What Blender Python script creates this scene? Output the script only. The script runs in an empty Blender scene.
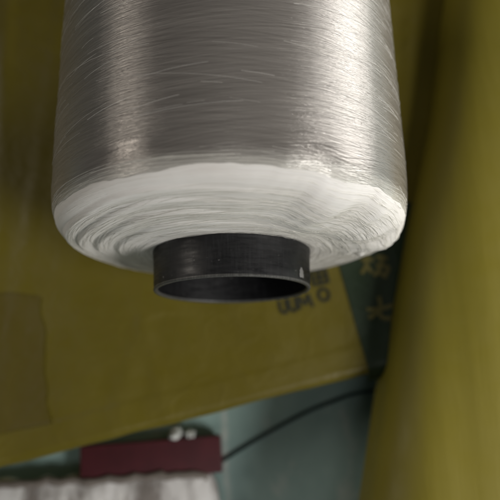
import bpy, bmesh, math, random
from mathutils import Vector, Matrix, noise
random.seed(7)
S = bpy.context.scene
COL = S.collection
R = math.radians

# ------------------------------------------------------------------ camera
cam = bpy.data.cameras.new('camera'); camo = bpy.data.objects.new('camera', cam); COL.objects.link(camo)
camo.location = (0.0105, -0.0542, 0.315)
camo.rotation_euler = (R(13.96), 0, 0)
cam.sensor_width = 36; cam.lens = 564/500*36
cam.clip_start = 0.01; cam.clip_end = 50
cam.dof.use_dof = True; cam.dof.focus_distance = 0.27; cam.dof.aperture_fstop = 5.0
S.camera = camo
# ------------------------------------------------------------------ world and lamps (indoors: window light from the right, dim room)
w = bpy.data.worlds.new('World'); S.world = w; w.use_nodes = True
bg = w.node_tree.nodes['Background']; bg.inputs[0].default_value = (0.86, 0.93, 1.0, 1); bg.inputs[1].default_value = 0.03
def area(name, loc, target, sx, sy, power, color):
    l = bpy.data.lights.new(name, 'AREA'); l.shape = 'RECTANGLE'; l.size = sx; l.size_y = sy
    l.energy = power; l.color = color
    o = bpy.data.objects.new(name, l); COL.objects.link(o); o.location = loc
    o.rotation_euler = (Vector(target)-Vector(loc)).to_track_quat('-Z', 'Y').to_euler()
    return o
area('window_light', (1.5, 1.15, 0.20), (0, 0.05, 0), 1.3, 0.85, 36.0, (1.0, 0.97, 0.92))
area('end_fill_lamp', (1.15, -0.75, 0.92), (0, 0, 0), 0.5, 0.5, 18.5, (1.0, 0.97, 0.92))  # unseen lamp added to light the yarn end face from the right
area('far_lamp', (-1.15, 0.35, 0.74), (0, 0, 0), 0.7, 0.24, 3.6, (1.0, 0.91, 0.80))
area('ceiling_lamp', (0.10, -0.80, 1.4), (0, 0, 0), 0.5, 0.4, 1.6, (1.0, 0.97, 0.92))
S.view_settings.view_transform = 'Standard'; S.view_settings.look = 'None'
S.view_settings.exposure = 0.0; S.view_settings.gamma = 1.0
S.render.engine = 'CYCLES'

# ------------------------------------------------------------------ helpers
def tag(o, label=None, cat=None, group=None, kind=None):
    if label: o['label'] = label
    if cat: o['category'] = cat
    if group: o['group'] = group
    if kind: o['kind'] = kind
    return o
def empty(name, loc=(0,0,0), rz=0):
    o = bpy.data.objects.new(name, None); COL.objects.link(o); o.location = loc; o.rotation_euler = (0,0,rz)
    o.empty_display_size = 0.02
    return o
def obj(name, bm, mat, parent=None, smooth=True, recalc=True):
    if recalc: bmesh.ops.recalc_face_normals(bm, faces=bm.faces[:])
    me = bpy.data.meshes.new(name); bm.to_mesh(me); bm.free()
    for p in me.polygons: p.use_smooth = smooth
    me.materials.append(mat)
    o = bpy.data.objects.new(name, me); COL.objects.link(o)
    if parent: o.parent = parent
    return o
def grid(nu, nv, f, wrap=False):
    """surface f(u, v), u and v in 0..1"""
    bm = bmesh.new(); uvl = bm.loops.layers.uv.new('UVMap')
    rows = []
    for j in range(nv+1):
        rows.append([bm.verts.new(f(i/nu, j/nv)) for i in range(nu if wrap else nu+1)])
    for j in range(nv):
        for i in range(nu):
            i2 = (i+1) % nu if wrap else i+1
            fc = bm.faces.new((rows[j][i], rows[j][i2], rows[j+1][i2], rows[j+1][i]))
            for l, uv in zip(fc.loops, ((i/nu,j/nv),((i+1)/nu,j/nv),((i+1)/nu,(j+1)/nv),(i/nu,(j+1)/nv))): l[uvl].uv = uv
    return bm
def tube(bm, pts, r, sides=5, caps=True, radii=None):
    pts = [Vector(p) for p in pts]; rings = []
    up = Vector((0.123, 0.31, 0.94)).normalized()
    for i, p in enumerate(pts):
        t = (pts[min(i+1, len(pts)-1)] - pts[max(i-1, 0)]).normalized()
        a = t.cross(up); a = a.normalized() if a.length > 1e-6 else Vector((1,0,0)); b = t.cross(a)
        rr = radii[i] if radii else r
        rings.append([bm.verts.new(p + (a*math.cos(k*2*math.pi/sides)+b*math.sin(k*2*math.pi/sides))*rr) for k in range(sides)])
    for i in range(len(rings)-1):
        for k in range(sides):
            bm.faces.new((rings[i][k], rings[i][(k+1)%sides], rings[i+1][(k+1)%sides], rings[i+1][k]))
    if caps:
        bm.faces.new(rings[0][::-1]); bm.faces.new(rings[-1])
def smoothpath(pts, n=12):
    P = [Vector(p) for p in pts]; P = [2*P[0]-P[1]] + P + [2*P[-1]-P[-2]]; out = []
    for i in range(1, len(P)-2):
        for k in range(n):
            t = k/n; a, b, c, d = P[i-1], P[i], P[i+1], P[i+2]
            out.append(0.5*((2*b)+(c-a)*t+(2*a-5*b+4*c-d)*t*t+(-a+3*b-3*c+d)*t**3))
    out.append(P[-2]); return out
def lerp_tab(tab, x):
    if x <= tab[0][0]: return tab[0][1]
    for (a, p), (b, q) in zip(tab, tab[1:]):
        if x <= b:
            t = (x-a)/(b-a); return p+(q-p)*t
    return tab[-1][1]
def N(x, y=0, z=0): return noise.noise(Vector((x, y, z)))
def sst(a, b, x):
    t = max(0, min(1, (x-a)/(b-a))); return t*t*(3-2*t)

# ------------------------------------------------------------------ materials
class M:
    def __init__(s, name, color=(.5,.5,.5), rough=.5, **kw):
        s.m = bpy.data.materials.new(name); s.m.use_nodes = True
        s.t = s.m.node_tree; s.n = s.t.nodes; s.b = s.n['Principled BSDF']
        s.b.inputs['Base Color'].default_value = (*color, 1); s.b.inputs['Roughness'].default_value = rough
        for k, v in kw.items(): s.b.inputs[k.replace('_', ' ')].default_value = v
    def new(s, t, **kw):
        n = s.n.new(t)
        for k, v in kw.items(): setattr(n, k, v)
        return n
    def link(s, a, b): s.t.links.new(a, b)
    def coords(s, kind='Object', scale=(1,1,1), rot=(0,0,0)):
        tc = s.new('ShaderNodeTexCoord'); mp = s.new('ShaderNodeMapping')
        mp.inputs['Scale'].default_value = scale; mp.inputs['Rotation'].default_value = rot
        s.link(tc.outputs[kind], mp.inputs[0]); return mp.outputs[0]
    def noise(s, vec, scale, detail=4, rough=.5):
        n = s.new('ShaderNodeTexNoise'); n.inputs['Scale'].default_value = scale
        n.inputs['Detail'].default_value = detail; n.inputs['Roughness'].default_value = rough
        s.link(vec, n.inputs['Vector']); return n.outputs['Fac']
    def ramp(s, fac, stops):
        r = s.new('ShaderNodeValToRGB'); e = r.color_ramp.elements
        while len(e) < len(stops): e.new(.5)
        for el, (p, c) in zip(e, stops):
            el.position = p; el.color = (*c, 1) if not isinstance(c, (int, float)) else (c, c, c, 1)
        s.link(fac, r.inputs[0]); return r.outputs[0]
    def math(s, op, a, b=None):
        n = s.new('ShaderNodeMath', operation=op)
        for i, v in enumerate((a, b)):
            if v is None: continue
            if isinstance(v, (int, float)): n.inputs[i].default_value = v
            else: s.link(v, n.inputs[i])
        return n.outputs[0]
    def bump(s, h, strength=.3, dist=.001, prev=None):
        n = s.new('ShaderNodeBump'); n.inputs['Strength'].default_value = strength; n.inputs['Distance'].default_value = dist
        s.link(h, n.inputs['Height'])
        if prev: s.link(prev, n.inputs['Normal'])
        return n.outputs[0]
    def set(s, inp, out): s.link(out, s.b.inputs[inp])

def yarn_side_mat():
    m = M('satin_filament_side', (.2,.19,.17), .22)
    m.b.inputs['Anisotropic'].default_value = 0.9
    m.b.inputs['Specular IOR Level'].default_value = 0.9
    m.b.inputs['Anisotropic Rotation'].default_value = 0.25; m.b.inputs['Metallic'].default_value = 0.30
    tg = m.new('ShaderNodeTangent', direction_type='RADIAL', axis='Y'); m.link(tg.outputs[0], m.b.inputs['Tangent'])
    hs = []
    for sh, sc, ns in ((.07, 230, 1.0), (-.06, 190, 1.0), (.0, 420, 1.0)):
        tc = m.new('ShaderNodeTexCoord'); sp = m.new('ShaderNodeSeparateXYZ'); m.link(tc.outputs['UV'], sp.inputs[0])
        y = m.math('ADD', sp.outputs[1], m.math('MULTIPLY', sp.outputs[0], sh*4))
        cb = m.new('ShaderNodeCombineXYZ')
        m.link(m.math('MULTIPLY', sp.outputs[0], 9.0), cb.inputs[0]); m.link(m.math('MULTIPLY', y, sc), cb.inputs[1])
        cb.inputs[2].default_value = sh*31
        hs.append(m.noise(cb.outputs[0], 1.0, 3, .65))
    h = m.math('ADD', m.math('ADD', hs[0], hs[1]), m.math('MULTIPLY', hs[2], .6))
    m.set('Normal', m.bump(h, .55, .0006))
    # slightly uneven density of the winding
    # base colour blends from grey to white towards the shoulder
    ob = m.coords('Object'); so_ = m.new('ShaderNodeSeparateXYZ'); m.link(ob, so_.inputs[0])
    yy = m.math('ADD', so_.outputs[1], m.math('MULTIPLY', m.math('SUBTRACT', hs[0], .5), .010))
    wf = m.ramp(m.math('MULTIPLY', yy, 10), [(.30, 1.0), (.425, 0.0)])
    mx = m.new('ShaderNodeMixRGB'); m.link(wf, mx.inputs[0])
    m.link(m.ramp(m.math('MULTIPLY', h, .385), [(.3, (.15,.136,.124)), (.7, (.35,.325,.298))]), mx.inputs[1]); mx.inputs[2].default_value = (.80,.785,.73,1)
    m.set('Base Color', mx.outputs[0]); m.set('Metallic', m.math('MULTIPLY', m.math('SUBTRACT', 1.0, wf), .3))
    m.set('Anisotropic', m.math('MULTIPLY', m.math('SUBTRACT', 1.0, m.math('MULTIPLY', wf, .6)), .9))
    m.set('Roughness', m.ramp(hs[0], [(.3, .17), (.75, .32)]))
    return m.m
def yarn_end_mat():
    m = M('white_yarn_end', (.80,.785,.73), .55)
    m.b.inputs['Specular IOR Level'].default_value = 0.5
    m.b.inputs['Subsurface Weight'].default_value = 0.0
    tc = m.new('ShaderNodeTexCoord'); sp = m.new('ShaderNodeSeparateXYZ'); m.link(tc.outputs['UV'], sp.inputs[0])
    cb = m.new('ShaderNodeCombineXYZ')
    m.link(m.math('MULTIPLY', sp.outputs[0], 7.0), cb.inputs[0]); m.link(m.math('MULTIPLY', sp.outputs[1], 60.0), cb.inputs[1])
    h1 = m.noise(cb.outputs[0], 1.0, 5, .65)
    o = m.coords('Object', (1,1,1)); h2 = m.noise(o, 260, 4, .6); h3 = m.noise(o, 45, 3, .5)
    h = m.math('ADD', h1, m.math('MULTIPLY', h2, .35))
    m.set('Normal', m.bump(h, .30, .0010))
    m.set('Base Color', m.ramp(m.math('ADD', m.math('MULTIPLY', h1, .6), m.math('MULTIPLY', h3, .4)), [(.32, (.78,.75,.715)), (.60, (.89,.87,.845))]))
    return m.m
def film_mat(name, c1, c2, rough=.42, streak=(3, 3, 3), bump=.25):
    m = M(name, c1, rough); o = m.coords('Object')
    a = m.noise(o, 6, 4, .55)
    m.set('Base Color', m.ramp(a, [(.3, c1), (.7, c2)]))
    q = m.coords('Object', streak, (0, 0, R(-13)))
    n1 = m.noise(q, 10, 5, .6); n2 = m.noise(o, 55, 3, .55)
    nr = m.math('ABSOLUTE', m.math('SUBTRACT', m.noise(q, 7, 3, .45), .5)); nr2 = m.math('ABSOLUTE', m.math('SUBTRACT', m.noise(m.coords('Object', (1,1,1), (0,0,.9)), 13, 3, .5), .5))
    cr = m.math('ADD', m.ramp(nr, [(0.0, 1.0), (.035, 0.0)]), m.math('MULTIPLY', m.ramp(nr2, [(0.0, 1.0), (.02, 0.0)]), .6))
    first = m.bump(m.math('ADD', n1, m.math('MULTIPLY', n2, .25)), bump, .004)
    m.set('Normal', m.bump(cr, bump*.5, .0012, first))
    m.set('Roughness', m.ramp(n2, [(.3, rough-.06), (.7, rough+.1)]))
    m.b.inputs['Specular IOR Level'].default_value = .4
    return m.m
SIDE = yarn_side_mat(); END = yarn_end_mat()
FIB = M('filament_strand', (.86,.84,.80), .28, Specular_IOR_Level=.8).m
FIBM = M('dull_strand', (.84,.825,.77), .5, Specular_IOR_Level=.4).m
def core_mat(name, base, rough):
    m = M(name, base, rough); o = m.coords('Object', (1, 5, 1)); n = m.noise(o, 90, 4, .6); n2 = m.noise(m.coords('Object', (30, 2, 30)), 30, 3, .6)
    m.set('Roughness', m.ramp(n, [(.3, rough-.1), (.7, rough+.18)]))
    sp_ = m.ramp(m.noise(m.coords('Object', (1,1.6,1)), 420, 2, .5), [(.68, 0.0), (.74, 1.0)]); pm = m.ramp(m.noise(o, 26, 2, .5), [(.47, 0.0), (.62, 1.0)])
    mx = m.new('ShaderNodeMixRGB'); m.link(m.math('MULTIPLY', sp_, pm), mx.inputs[0])
    m.link(m.ramp(n2, [(.45, base), (.8, tuple(c*2.2+.004 for c in base))]), mx.inputs[1]); mx.inputs[2].default_value = (.14,.137,.13,1)
    m.set('Base Color', mx.outputs[0])
    m.set('Normal', m.bump(n, .12, .0008)); return m.m
CORE = core_mat('black_tube_plastic', (.007,.007,.008), .42)
RIM = core_mat('worn_rim_plastic', (.055,.055,.052), .45)
PALE_SPOT = M('pale_spot_mat', (.20,.195,.19), .55).m
FILM = film_mat('yellow_film', (.108,.085,.007), (.146,.119,.011))
FLAP = film_mat('doubled_film', (.092,.070,.009), (.112,.088,.012))
BAG = film_mat('bag_film', (.245,.205,.022), (.265,.222,.026), .48, (14, 1.0, 2), .06)
INK = film_mat('dark_green_ink', (.012,.025,.011), (.019,.035,.014), .5)
INKY = film_mat('knocked_out_film', (.10,.09,.022), (.14,.12,.032), .5)
INKB = film_mat('grey_green_ink', (.016,.018,.009), (.026,.026,.012), .5)

# ------------------------------------------------------------------ the setting: floor
def floor_mat():
    m = M('painted_floor', (.1,.13,.12), .45); o = m.coords('Object')
    a = m.noise(o, 9, 6, .6); b = m.noise(o, 70, 4, .6)
    c = m.ramp(m.math('ADD', m.math('MULTIPLY', a, .7), m.math('MULTIPLY', b, .3)), [(.32, (.26,.40,.385)), (.68, (.38,.53,.505))])
    # pale joint between floor panels, x = const line with a small wobble, plus scattered scuffs and pale reflections put into the colour
    sp = m.new('ShaderNodeSeparateXYZ'); m.link(o, sp.inputs[0])
    wob = m.math('MULTIPLY', m.math('SUBTRACT', m.noise(o, 30, 3, .5), .5), .006)
    d = m.math('ABSOLUTE', m.math('ADD', m.math('ADD', sp.outputs[0], .0100), m.math('ADD', wob, m.math('MULTIPLY', m.math('ADD', sp.outputs[1], .09), .067))))
    line = m.math('MULTIPLY', m.ramp(d, [(.0010, 1.0), (.0032, 0.0)]), m.ramp(b, [(.38, .3), (.6, .95)]))
    sc = m.ramp(m.noise(m.coords('Object', (1,.5,1), (0,0,.5)), 42, 5, .7), [(.58, 0.0), (.72, .5)])
    f = m.math('MAXIMUM', line, sc)
    mx = m.new('ShaderNodeMixRGB'); m.link(f, mx.inputs[0]); m.link(c, mx.inputs[1]); mx.inputs[2].default_value = (.62,.66,.62,1)
    m.set('Base Color', mx.outputs[0]); m.set('Normal', m.bump(b, .15, .001))
    return m.m
FZ = -0.17
bm = grid(8, 8, lambda u, v: (-2+4*u, -2+4*v, FZ)); tag(obj('floor', bm, floor_mat(), smooth=False), kind='structure')

# ------------------------------------------------------------------ bobbin (own axis along local Y, open end towards -Y)
LEN = 0.245
bob = empty('thread_bobbin', (.0005, 0, -0.1), 0)
tag(bob, 'large white satin yarn bobbin on a black core tube, lying on the yellow film', 'thread bobbin')
prof = [(.0225,.0430),(.0215,.0480),(.0216,.0560),(.0226,.0650),(.0236,.0740),(.0250,.0820),(.0272,.0885),(.0310,.0938),(.0365,.0974),(.0440,.0993),(.0530,.1)]
H = 0.1
def profile(t):   # t 0..1 over the end face profile -> (y, r)
    x = t*(len(prof)-1); i = min(int(x), len(prof)-2); f = x-i
    p0, p1, p2, p3 = prof[max(i-1,0)], prof[i], prof[i+1], prof[min(i+2, len(prof)-1)]
    return tuple(.5*((2*b)+(c-a)*f+(2*a-5*b+4*c-d)*f*f+(-a+3*b-3*c+d)*f**3) for a, b, c, d in zip(p0, p1, p2, p3))
def end_pt(u, t, lift=0.0):
    th = u*2*math.pi; y, r = profile(t)
    c, s = math.cos(th), math.sin(th)
    # layered ledges left by the winding, uneven round the turn, and a puffy fuzzy patch upper right
    k = math.sin(math.pi*min(1, t*1.05)) if t < .95 else .1
    w_ = t*8.0 + .50*N(c*1.4, s*1.4, 3.1) + .35*math.cos(th+.6); fr = w_-math.floor(w_)
    led = (.0011+.0010*sst(.1,-.7,c))*((fr if fr < .78 else (1-fr)*3.545)-.4) * k
    lum = .0013*N(c*1.6+4, s*1.6, t*4) * k
    fz = sst(.45, .95, c*.87+s*.5) * k * sst(.15, .5, t)
    fuzz = fz*(.0044*N(th*5.0+t*2, t*1.4, 1) + .0012*N(th*17+t*5, t*3, 12) + .0012*N(c*4, s*4, t*3))
    puff = .0042*sst(-.10, .10, s+.10*N(t*8, 3.3)+.05*N(t*21, 7.1)+.02)*sst(.15, .6, c)*k*sst(.12, .4, t)
    d = puff + led*(1-.6*fz)*(.55+.6*sst(.3,-.6,c))+lum+fuzz
    return Vector((r*c*(1+0), y-d-lift, r*s+H))
def end_surface(u, v):
    a = u*2*math.pi; m_ = .80+.03*N(math.cos(a)*3, math.sin(a)*3, 2.2)+.008*N(math.cos(a)*16, math.sin(a)*16, 5.2)
    return end_pt(u, v*m_, .00040*sst(.7, .86, v)-.0001*sst(.9, 1, v))
bm = grid(480, 120, end_surface, wrap=True)
obj('yarn_end', bm, END, bob)
ys, rs = profile(.76)
def side_pt(u, v):
    th = u*2*math.pi
    t = .76+v*3.0
    if t < 1: y, r = profile(t)
    else:
        q = (v-.24/3.0)/(1-.24/3.0); y = prof[-1][0]+q*(LEN-prof[-1][0]); r = .1 - .008*max(0, y-.07) + .0004*N(y*30, math.cos(th), math.sin(th))
        if q > .93: r -= .02*((q-.93)/.07)**2
    if t < 1:
        e = end_pt(u, t); return e
    return Vector((r*math.cos(th), y, r*math.sin(th)+H))
bm = grid(256, 130, side_pt, wrap=True)
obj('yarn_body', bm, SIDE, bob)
# far end face (closed annulus)
bm = grid(96, 4, lambda u, v: Vector(((.08-.037*v)*math.cos(u*2*math.pi), LEN+.004*v, (.08-.037*v)*math.sin(u*2*math.pi)+H)), wrap=True)
obj('yarn_end', bm, END, bob)
# core tube
TR = .0440
def lathe(tab, n=128, zc=H):
    m = len(tab)-1
    return grid(n, m, lambda u, v: (lambda p: Vector((p[1]*math.cos(u*2*math.pi), p[0], p[1]*math.sin(u*2*math.pi)+zc)))(tab[round(v*m)]), wrap=True)
bm = lathe([(.0012,TR-.0002),(.004,TR),(.0045,TR),(.010,TR+.0001),(.016,TR+.0003),(.0198,TR+.0006),(.0205,TR+.0007),(.0215,TR+.0008),(.024,TR+.0008),(.03,TR),(LEN+.018,TR),(LEN+.02,TR-.001),(LEN+.018,TR-.0026),(.2,TR-.0026),(.1,TR-.0026),(.03,TR-.0026),(.0012,TR-.0024)])
tb = obj('core_tube', bm, CORE, bob)
bm = lathe([(.0016,TR-.0003),(.0006,TR+.0001),(.0,TR-.0002),(-.0002,TR-.0010),(.0,TR-.0018),(.0008,TR-.0024),(.0016,TR-.0024)])
obj('tube_rim', bm, RIM, tb)
# one pale spot on the black tube wall
bm = bmesh.new()
def spot_mesh(th, y0, y1, wd, lift=.00025):
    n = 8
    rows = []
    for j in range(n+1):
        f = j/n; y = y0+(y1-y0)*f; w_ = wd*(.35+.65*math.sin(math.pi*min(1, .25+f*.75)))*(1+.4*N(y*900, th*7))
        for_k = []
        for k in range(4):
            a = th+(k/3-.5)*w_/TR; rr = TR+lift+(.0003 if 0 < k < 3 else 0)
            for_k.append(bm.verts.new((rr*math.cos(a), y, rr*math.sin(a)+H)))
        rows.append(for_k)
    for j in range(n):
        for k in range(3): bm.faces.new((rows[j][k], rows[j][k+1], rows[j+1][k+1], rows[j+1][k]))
spot_mesh(R(32.5), .0024, .0078, .0046)
obj('pale_spot', bm, PALE_SPOT, tb)

# fine loose filaments over the side and the end face, far too many to count
bm = bmesh.new()
def fil_side(th0, y0, span, slope, lift, r, wav=0):
    pts = []; n = max(6, int(span*9))
    for i in range(n+1):
        f = i/n; th = th0+span*f
        y = y0+slope*span*f*.1+wav*math.sin(f*5+y0*300)
        if y < .058: return
        lf = .00012+lift*math.sin(math.pi*f)-.008*max(0, y-.07)
        pts.append((( .1+lf)*math.cos(th), y, (.1+lf)*math.sin(th)+H))
    tube(bm, pts, r, 4, False)
for i in range(300):
    y0 = .060+.16*random.random(); th = R(random.choice((random.gauss(32, 16), random.uniform(20, 165))))
    fil_side(th, y0, random.uniform(.06, .38), random.choice((-1,1))*random.uniform(.02,.16), random.uniform(.0, .0003), random.uniform(.000025,.00006))
for i in range(16):
    fil_side(random.uniform(.2, 2.2), random.uniform(.062,.2), random.uniform(.3, .9), random.choice((-1,1))*random.uniform(.03,.2), random.uniform(.0001,.0006), random.uniform(.00003,.00006))
tag(obj('stray_filaments', bm, FIB, bob, recalc=False), kind='stuff')
bm = bmesh.new()
for i in range(1300):
    u0 = random.random(); t0 = random.random()**.8*.86+.03; sp = random.uniform(.02,.13); n = 9; sl = random.uniform(-.05,.05)
    u1 = u0+sp/2; fz = sst(.5, .95, math.cos(u1*6.283)*.87+math.sin(u1*6.283)*.5)
    if t0 > .66: sl *= .3
    lf = random.uniform(.0001,.0004)+fz*(t0 < .75)*random.uniform(0,.0005); ph = random.random()*6
    pts = []
    for k in range(n+1):
        f = k/n; t = min(.985, max(.01, t0+sl*f+fz*.008*math.sin(f*7+ph)))
        pts.append(end_pt(u0+sp*f, t, .0001+lf*math.sin(math.pi*f)))
    tube(bm, pts, random.uniform(.00004,.00009), 3, False)
tag(obj('end_filaments', bm, FIBM, bob, recalc=False), kind='stuff')
bob.rotation_euler = (0, 0, R(1.2))

# ------------------------------------------------------------------ yellow printed film under the bobbin
AL = R(13.85); ca, sa = math.cos(AL), math.sin(AL); EO = Vector((0, -.0660, 0))
def st(x, y):
    dx, dy = x-EO.x, y-EO.y; return (dx*ca+dy*sa, -dx*sa+dy*ca)
def film_z(x, y):
    s, t = st(x, y)
    near = sst(.05, .11, abs(x)) if y > 0 else 1
    z = -.1003
    z += .0022*N(x*9+3, y*6, 1)*near + .0012*N(x*22, y*16, 5)*near
    # long soft creases
    for (cx, ang, wd, am) in ((-.158, .05, .006, .0008), (-.185, -.06, .006, .0012), (.128, .12, .006, .002), (-.098, -.28, .006, .0012), (-.045, .22, .008, .0008)):
        d = (x-cx-(y-.1)*math.tan(ang))
        z += am*math.exp(-(d/wd)**2)*near*(.6+.5*N(y*12, cx*50))
    # the hem is folded double
    hem = .021+.004*N(s*9, 2.2)-.02*sst(-.16, -.3, s)
    z += .0006*(1-sst(hem-.002, hem+.002, t))
    # edge turns down and hangs to the floor
    if t < .006: z -= .0035*((.006-t)/.006)**2
    return z
def film_pt(u, v):
    s = -.55+.98*u
    L = .62
    q = v
    if q < .12:                       # hanging part
        f = q/.12; edge = EO+Vector((ca*s - sa*0, sa*s, 0))
        wob = .0011*N(s*18, 0)+.0006*N(s*50, 3)
        z = -.1+(FZ+.004+.1)*(1-f)
        zt = film_z(edge.x, edge.y)
        z = zt + (FZ+.004-zt)*(1-f)
        nrm = Vector((-sa, ca, 0))
        return edge + nrm*(wob+.010*(1-f)+.002*N(s*25, f*2)*(1-f)) + Vector((0,0,z))
    t = L*((q-.12)/.88)**1.35
    wob = .0011*N(s*18, 0)+.0006*N(s*50, 3)
    p = EO+Vector((ca*s-sa*t, sa*s+ca*t, 0)); k = max(0, 1-t/.02)
    p += Vector((-sa, ca, 0))*wob*k
    return Vector((p.x, p.y, film_z(p.x, p.y)))
bm = grid(420, 300, film_pt)
sheet = obj('plastic_sheet', bm, FILM, recalc=False)
md = sheet.modifiers.new('thickness', 'SOLIDIFY'); md.thickness = .0006; md.offset = -1
tag(sheet, 'creased yellow plastic film with dark green printing, spread under the white bobbin', 'plastic sheet')
def patch(name, quad, mat, lift, nu=40, nv=40, parent=sheet, rag=0):
    a, b, c, d = [Vector((*p, 0)) for p in quad]
    def f(u, v):
        p = (a*(1-u)+b*u)*(1-v)+(d*(1-u)+c*u)*v
        if rag: p += Vector((N(v*6, 1.7)*rag*u, N(u*5, 8.2)*rag*v, 0))
        return Vector((p.x, p.y, film_z(p.x, p.y)+lift))
    return obj(name, grid(nu, nv, f), mat, parent)
patch('printed_band', [(.0978,-.0478),(.1400,-.0380),(.1620,.0900),(.0672,.0800)], INK, .0007)
patch('folded_flap', [(-.34,-.117),(-.1315,-.0765),(-.1440,.0135),(-.34,.0175)], FLAP, .0011, 90, 50, rag=.004)
def stroke_mesh(name, strokes, org, e1, e2, wd, mat, lift):
    """strokes: polylines in a unit cell, drawn as flat printed lines on the film"""
    bm = bmesh.new()
    for kk, s in enumerate(strokes):
        P = smoothpath([(x, y, 0) for x, y in s], 5) if len(s) > 2 else [Vector((*s[0],0)).lerp(Vector((*s[1],0)), k/5) for k in range(6)]
        W = [Vector((org[0]+e1[0]*p.x+e2[0]*p.y, org[1]+e1[1]*p.x+e2[1]*p.y, 0)) for p in P]
        prev = None
        for i, p in enumerate(W):
            t = (W[min(i+1,len(W)-1)]-W[max(i-1,0)]).normalized(); n = Vector((-t.y, t.x, 0))*wd/2
            a, b = p+n, p-n
            cur = [bm.verts.new((q.x, q.y, film_z(q.x, q.y)+lift+kk*.00004)) for q in (a, b)]
            if prev: bm.faces.new((prev[0], prev[1], cur[1], cur[0]))
            prev = cur
    return obj(name, bm, mat, sheet)
circle = [(.5+.42*math.cos(k*math.pi/6), .5+.46*math.sin(k*math.pi/6)) for k in range(13)]
E1 = (math.cos(.22), math.sin(.22)); E2 = (-math.sin(.22), math.cos(.22))
def cell(x, y, w_, h_): return (x, y), (E1[0]*w_, E1[1]*w_), (E2[0]*h_, E2[1]*h_)
for (x, y, w_, h_, gl) in (
    (.0335, .0005, .0060, .0098, [[(.1,1),(.1,.25),(.5,0),(.9,.25),(.9,1)]]),
    (.0405, .0020, .0060, .0098, [[(.1,1),(.1,.25),(.5,0),(.9,.25),(.9,1)]]),
    (.0475, .0036, .0098, .0098, [[(0,0),(.12,1)],[(.12,1),(.5,.25)],[(.5,.25),(.88,1)],[(.88,1),(1,0)]]),
    (.0620, .0090, .0092, .0096, [circle]),
    (.0585, .0215, .0110, .0105, [[(0,.95),(1,.95)],[(0,.5),(1,.5)],[(0,.05),(1,.05)],[(0,0),(0,1)],[(.5,0),(.5,1)],[(1,0),(1,1)]])):
    o_, e1, e2 = cell(x, y, w_, h_)
    stroke_mesh('printed_character', gl, o_, e1, e2, .0023, INKB, .0006)
E1 = (math.cos(-.1), math.sin(-.1)); E2 = (math.sin(.1), math.cos(.1))
for (x, y, w_, h_, gl) in (
    (.0930, .0290, .0205, .0165, [[(0,.75),(.45,.8)],[(.22,1.0),(.2,.5),(.05,.1)],[(.2,.5),(.42,.2)],[(.55,.95),(.95,.9)],[(.75,1.05),(.72,.45),(.5,.05)],[(.55,.55),(.98,.5),(.9,.1)],[(.6,.3),(.95,.02)]]),
    (.0960, -.0035, .0190, .0170, [[(.0,.42),(.5,.5),(1.0,.72)],[(.45,1.05),(.5,.5),(.1,.05)],[(.45,.5),(.6,.15),(1.0,.12)]])):
    o_, e1, e2 = cell(x, y, w_, h_)
    stroke_mesh('printed_character', gl, o_, e1, e2, .0030, INKY, .0012)

# ------------------------------------------------------------------ standing full yellow bag at the right
edge = [(-.60,-.014),(-.2,.068),(-.1425,.0795),(-.12,.0850),(-.0414,.1015),(.0045,.1095),(.0533,.1215),(.0976,.1335),(.1524,.1475),(.2374,.1635),(.2738,.172),(.6,.24)]
def bag_pt(u, v):
    y = -.42+.95*v; xl = .006+lerp_tab(edge, y-.01)*.34+lerp_tab(edge, y)*.33+lerp_tab(edge, y+.01)*.33
    a = math.pi-2*math.pi*u
    ca_, sa_ = math.cos(a), math.sin(a)
    hw = .105; e = .62
    endk = (1-abs(2*v-1)**14)**.5 if abs(2*v-1) < 1 else 0
    cx = xl+hw
    px = cx+hw*(abs(ca_)**e)*(1 if ca_ > 0 else -1)*max(.02, endk)
    pz = -.108+.052*(abs(sa_)**e)*(1 if sa_ > 0 else -1)*max(.02, endk)
    px += .0016*N(y*7, a*2, 1); pz += .0009*N(px*38, y*2.0, 4)+.0001*N(px*150, y*4, 9)
    pz = max(pz, FZ+.001)
    return Vector((px, y, pz))
bm = grid(200, 200, bag_pt, wrap=True)
sack = obj('plastic_bag', bm, BAG)
tag(sack, 'full smooth yellow plastic bag bulging along the right side of the bobbin', 'plastic bag')

# ------------------------------------------------------------------ things on the floor below the film
def box(bm, x0, x1, y0, y1, z0, z1, bev=.0015):
    vs = bmesh.ops.create_cube(bm, size=1)['verts']
    for v in vs: v.co = Vector((x0 if v.co.x < 0 else x1, y0 if v.co.y < 0 else y1, z0 if v.co.z < 0 else z1))
    es = list({e for v in vs for e in v.link_edges})
    if bev: bmesh.ops.bevel(bm, geom=es, offset=bev, segments=3, affect='EDGES', profile=.6)
m = M('maroon_card', (.085,.016,.024), .6); o = m.coords('Object'); m.set('Base Color', m.ramp(m.noise(o, 40, 4, .6), [(.3, (.052,.005,.009)), (.7, (.085,.010,.016))]))
m.set('Normal', m.bump(m.noise(o, 300, 3), .2, .0005)); MAR = m.m
bx = empty('maroon_box', (-.067, -.1065, FZ+.0005), R(4.2)); tag(bx, 'small maroon cardboard box on the floor under the edge of the yellow film', 'box')
bm = bmesh.new(); box(bm, -.054, .054, -.0125, .0125, 0, .011); obj('box_base', bm, MAR, bx)
bm = bmesh.new(); box(bm, -.0552, .0552, -.0137, .0137, .006, .0180, .0012); obj('lid', bm, MAR, bx)
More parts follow.
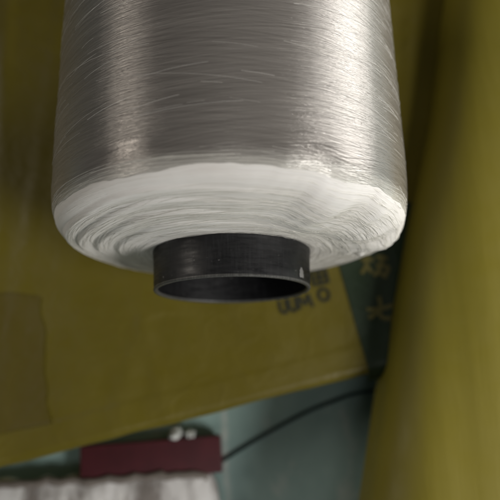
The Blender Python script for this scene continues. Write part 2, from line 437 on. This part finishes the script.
# crinkled clear-white bag
def wbag_mat():
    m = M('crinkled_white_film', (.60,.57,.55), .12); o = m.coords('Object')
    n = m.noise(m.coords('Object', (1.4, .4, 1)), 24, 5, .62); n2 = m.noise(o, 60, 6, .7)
    m.set('Base Color', m.ramp(n, [(.40, (.26,.235,.22)), (.55, (.88,.87,.87))]))  # crinkle shading put into the colour: dark gaps between bright streaks
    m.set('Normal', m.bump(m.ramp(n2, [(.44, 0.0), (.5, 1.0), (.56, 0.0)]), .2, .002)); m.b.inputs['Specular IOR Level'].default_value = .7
    return m.m
def wb(u, v):
    a = 2*math.pi*u; x = -.27+.2585*v; k = (1-abs(2*v-1)**24)**.5 if 0 < v < 1 else .02
    yc = -.1635+.016*(v-.5)
    ca_, sa_ = math.cos(a), math.sin(a); rd = lambda *q: 1-2.4*abs(N(*q))
    fold = 1+.05*rd(ca_*.8, sa_*.8, v*9)+.03*rd(ca_*1.8+v*5, sa_*1.8, v*11+4)+.05*N(ca_, sa_, v*26)
    y = yc+.0425*math.cos(a)*k*fold; z = FZ+.012+.0125*math.sin(a)*k*fold
    return Vector((x, y, max(z, FZ+.0008)))
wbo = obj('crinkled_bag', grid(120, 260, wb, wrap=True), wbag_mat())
HEM = M('grey_brown_hem', (.20,.175,.155), .4).m
bm = bmesh.new(); hp = [wb(.07+.012*N(k*.7, 2), .03+.93*k/60) + Vector((0, 0, .0012)) for k in range(61)]
tube(bm, hp, .0035, 8, True, [.0030*(1+.5*N(k*.5, 4)) for k in range(61)]); obj('bag_hem', bm, HEM, wbo)
tag(wbo, 'crinkled translucent white plastic bag in front of the maroon box', 'plastic bag')
# scraps
SCR = M('white_paper', (.58,.60,.58), .6).m
for i, (x, y, r, lb) in enumerate(((-.0478,-.0880,.0050,'left of two crumpled white paper scraps standing behind the maroon box'), (-.0378,-.0885,.0043,'right of two crumpled white paper scraps standing behind the maroon box'))):
    bm = bmesh.new(); bmesh.ops.create_icosphere(bm, subdivisions=4, radius=r)
    for v in bm.verts:
        n_ = v.co.normalized(); v.co *= 1+.3*N(n_.x*1.6+i*5, n_.y*1.6, n_.z*1.6)+.3*abs(N(n_.x*5, n_.y*5+i*3, n_.z*5)); v.co.z *= 2.3; v.co.x += .12*v.co.z*(1 if i else -1)
    so = obj('paper_scrap', bm, SCR, None, True); so.location = (x, y, FZ+r*2.25); tag(so, lb, 'paper scrap', 'crumpled white scraps on the floor')
CORD = M('dark_cord', (.015,.040,.038), .5).m
bm = bmesh.new()
tube(bm, smoothpath([(-.075,-.155,FZ+.0016),(-.0293,-.1236,FZ+.0016),(-.012,-.1101,FZ+.0016),(.0186,-.0917,FZ+.0016),(.0514,-.0746,FZ+.0016),(.0762,-.0644,FZ+.0016),(.1062,-.0556,FZ+.0016),(.16,-.052,FZ+.0016),(.3,-.06,FZ+.0016)], 14), .0014, 10)
tag(obj('cord', bm, CORD), 'thin dark cord curving across the green floor below the film', 'cord')
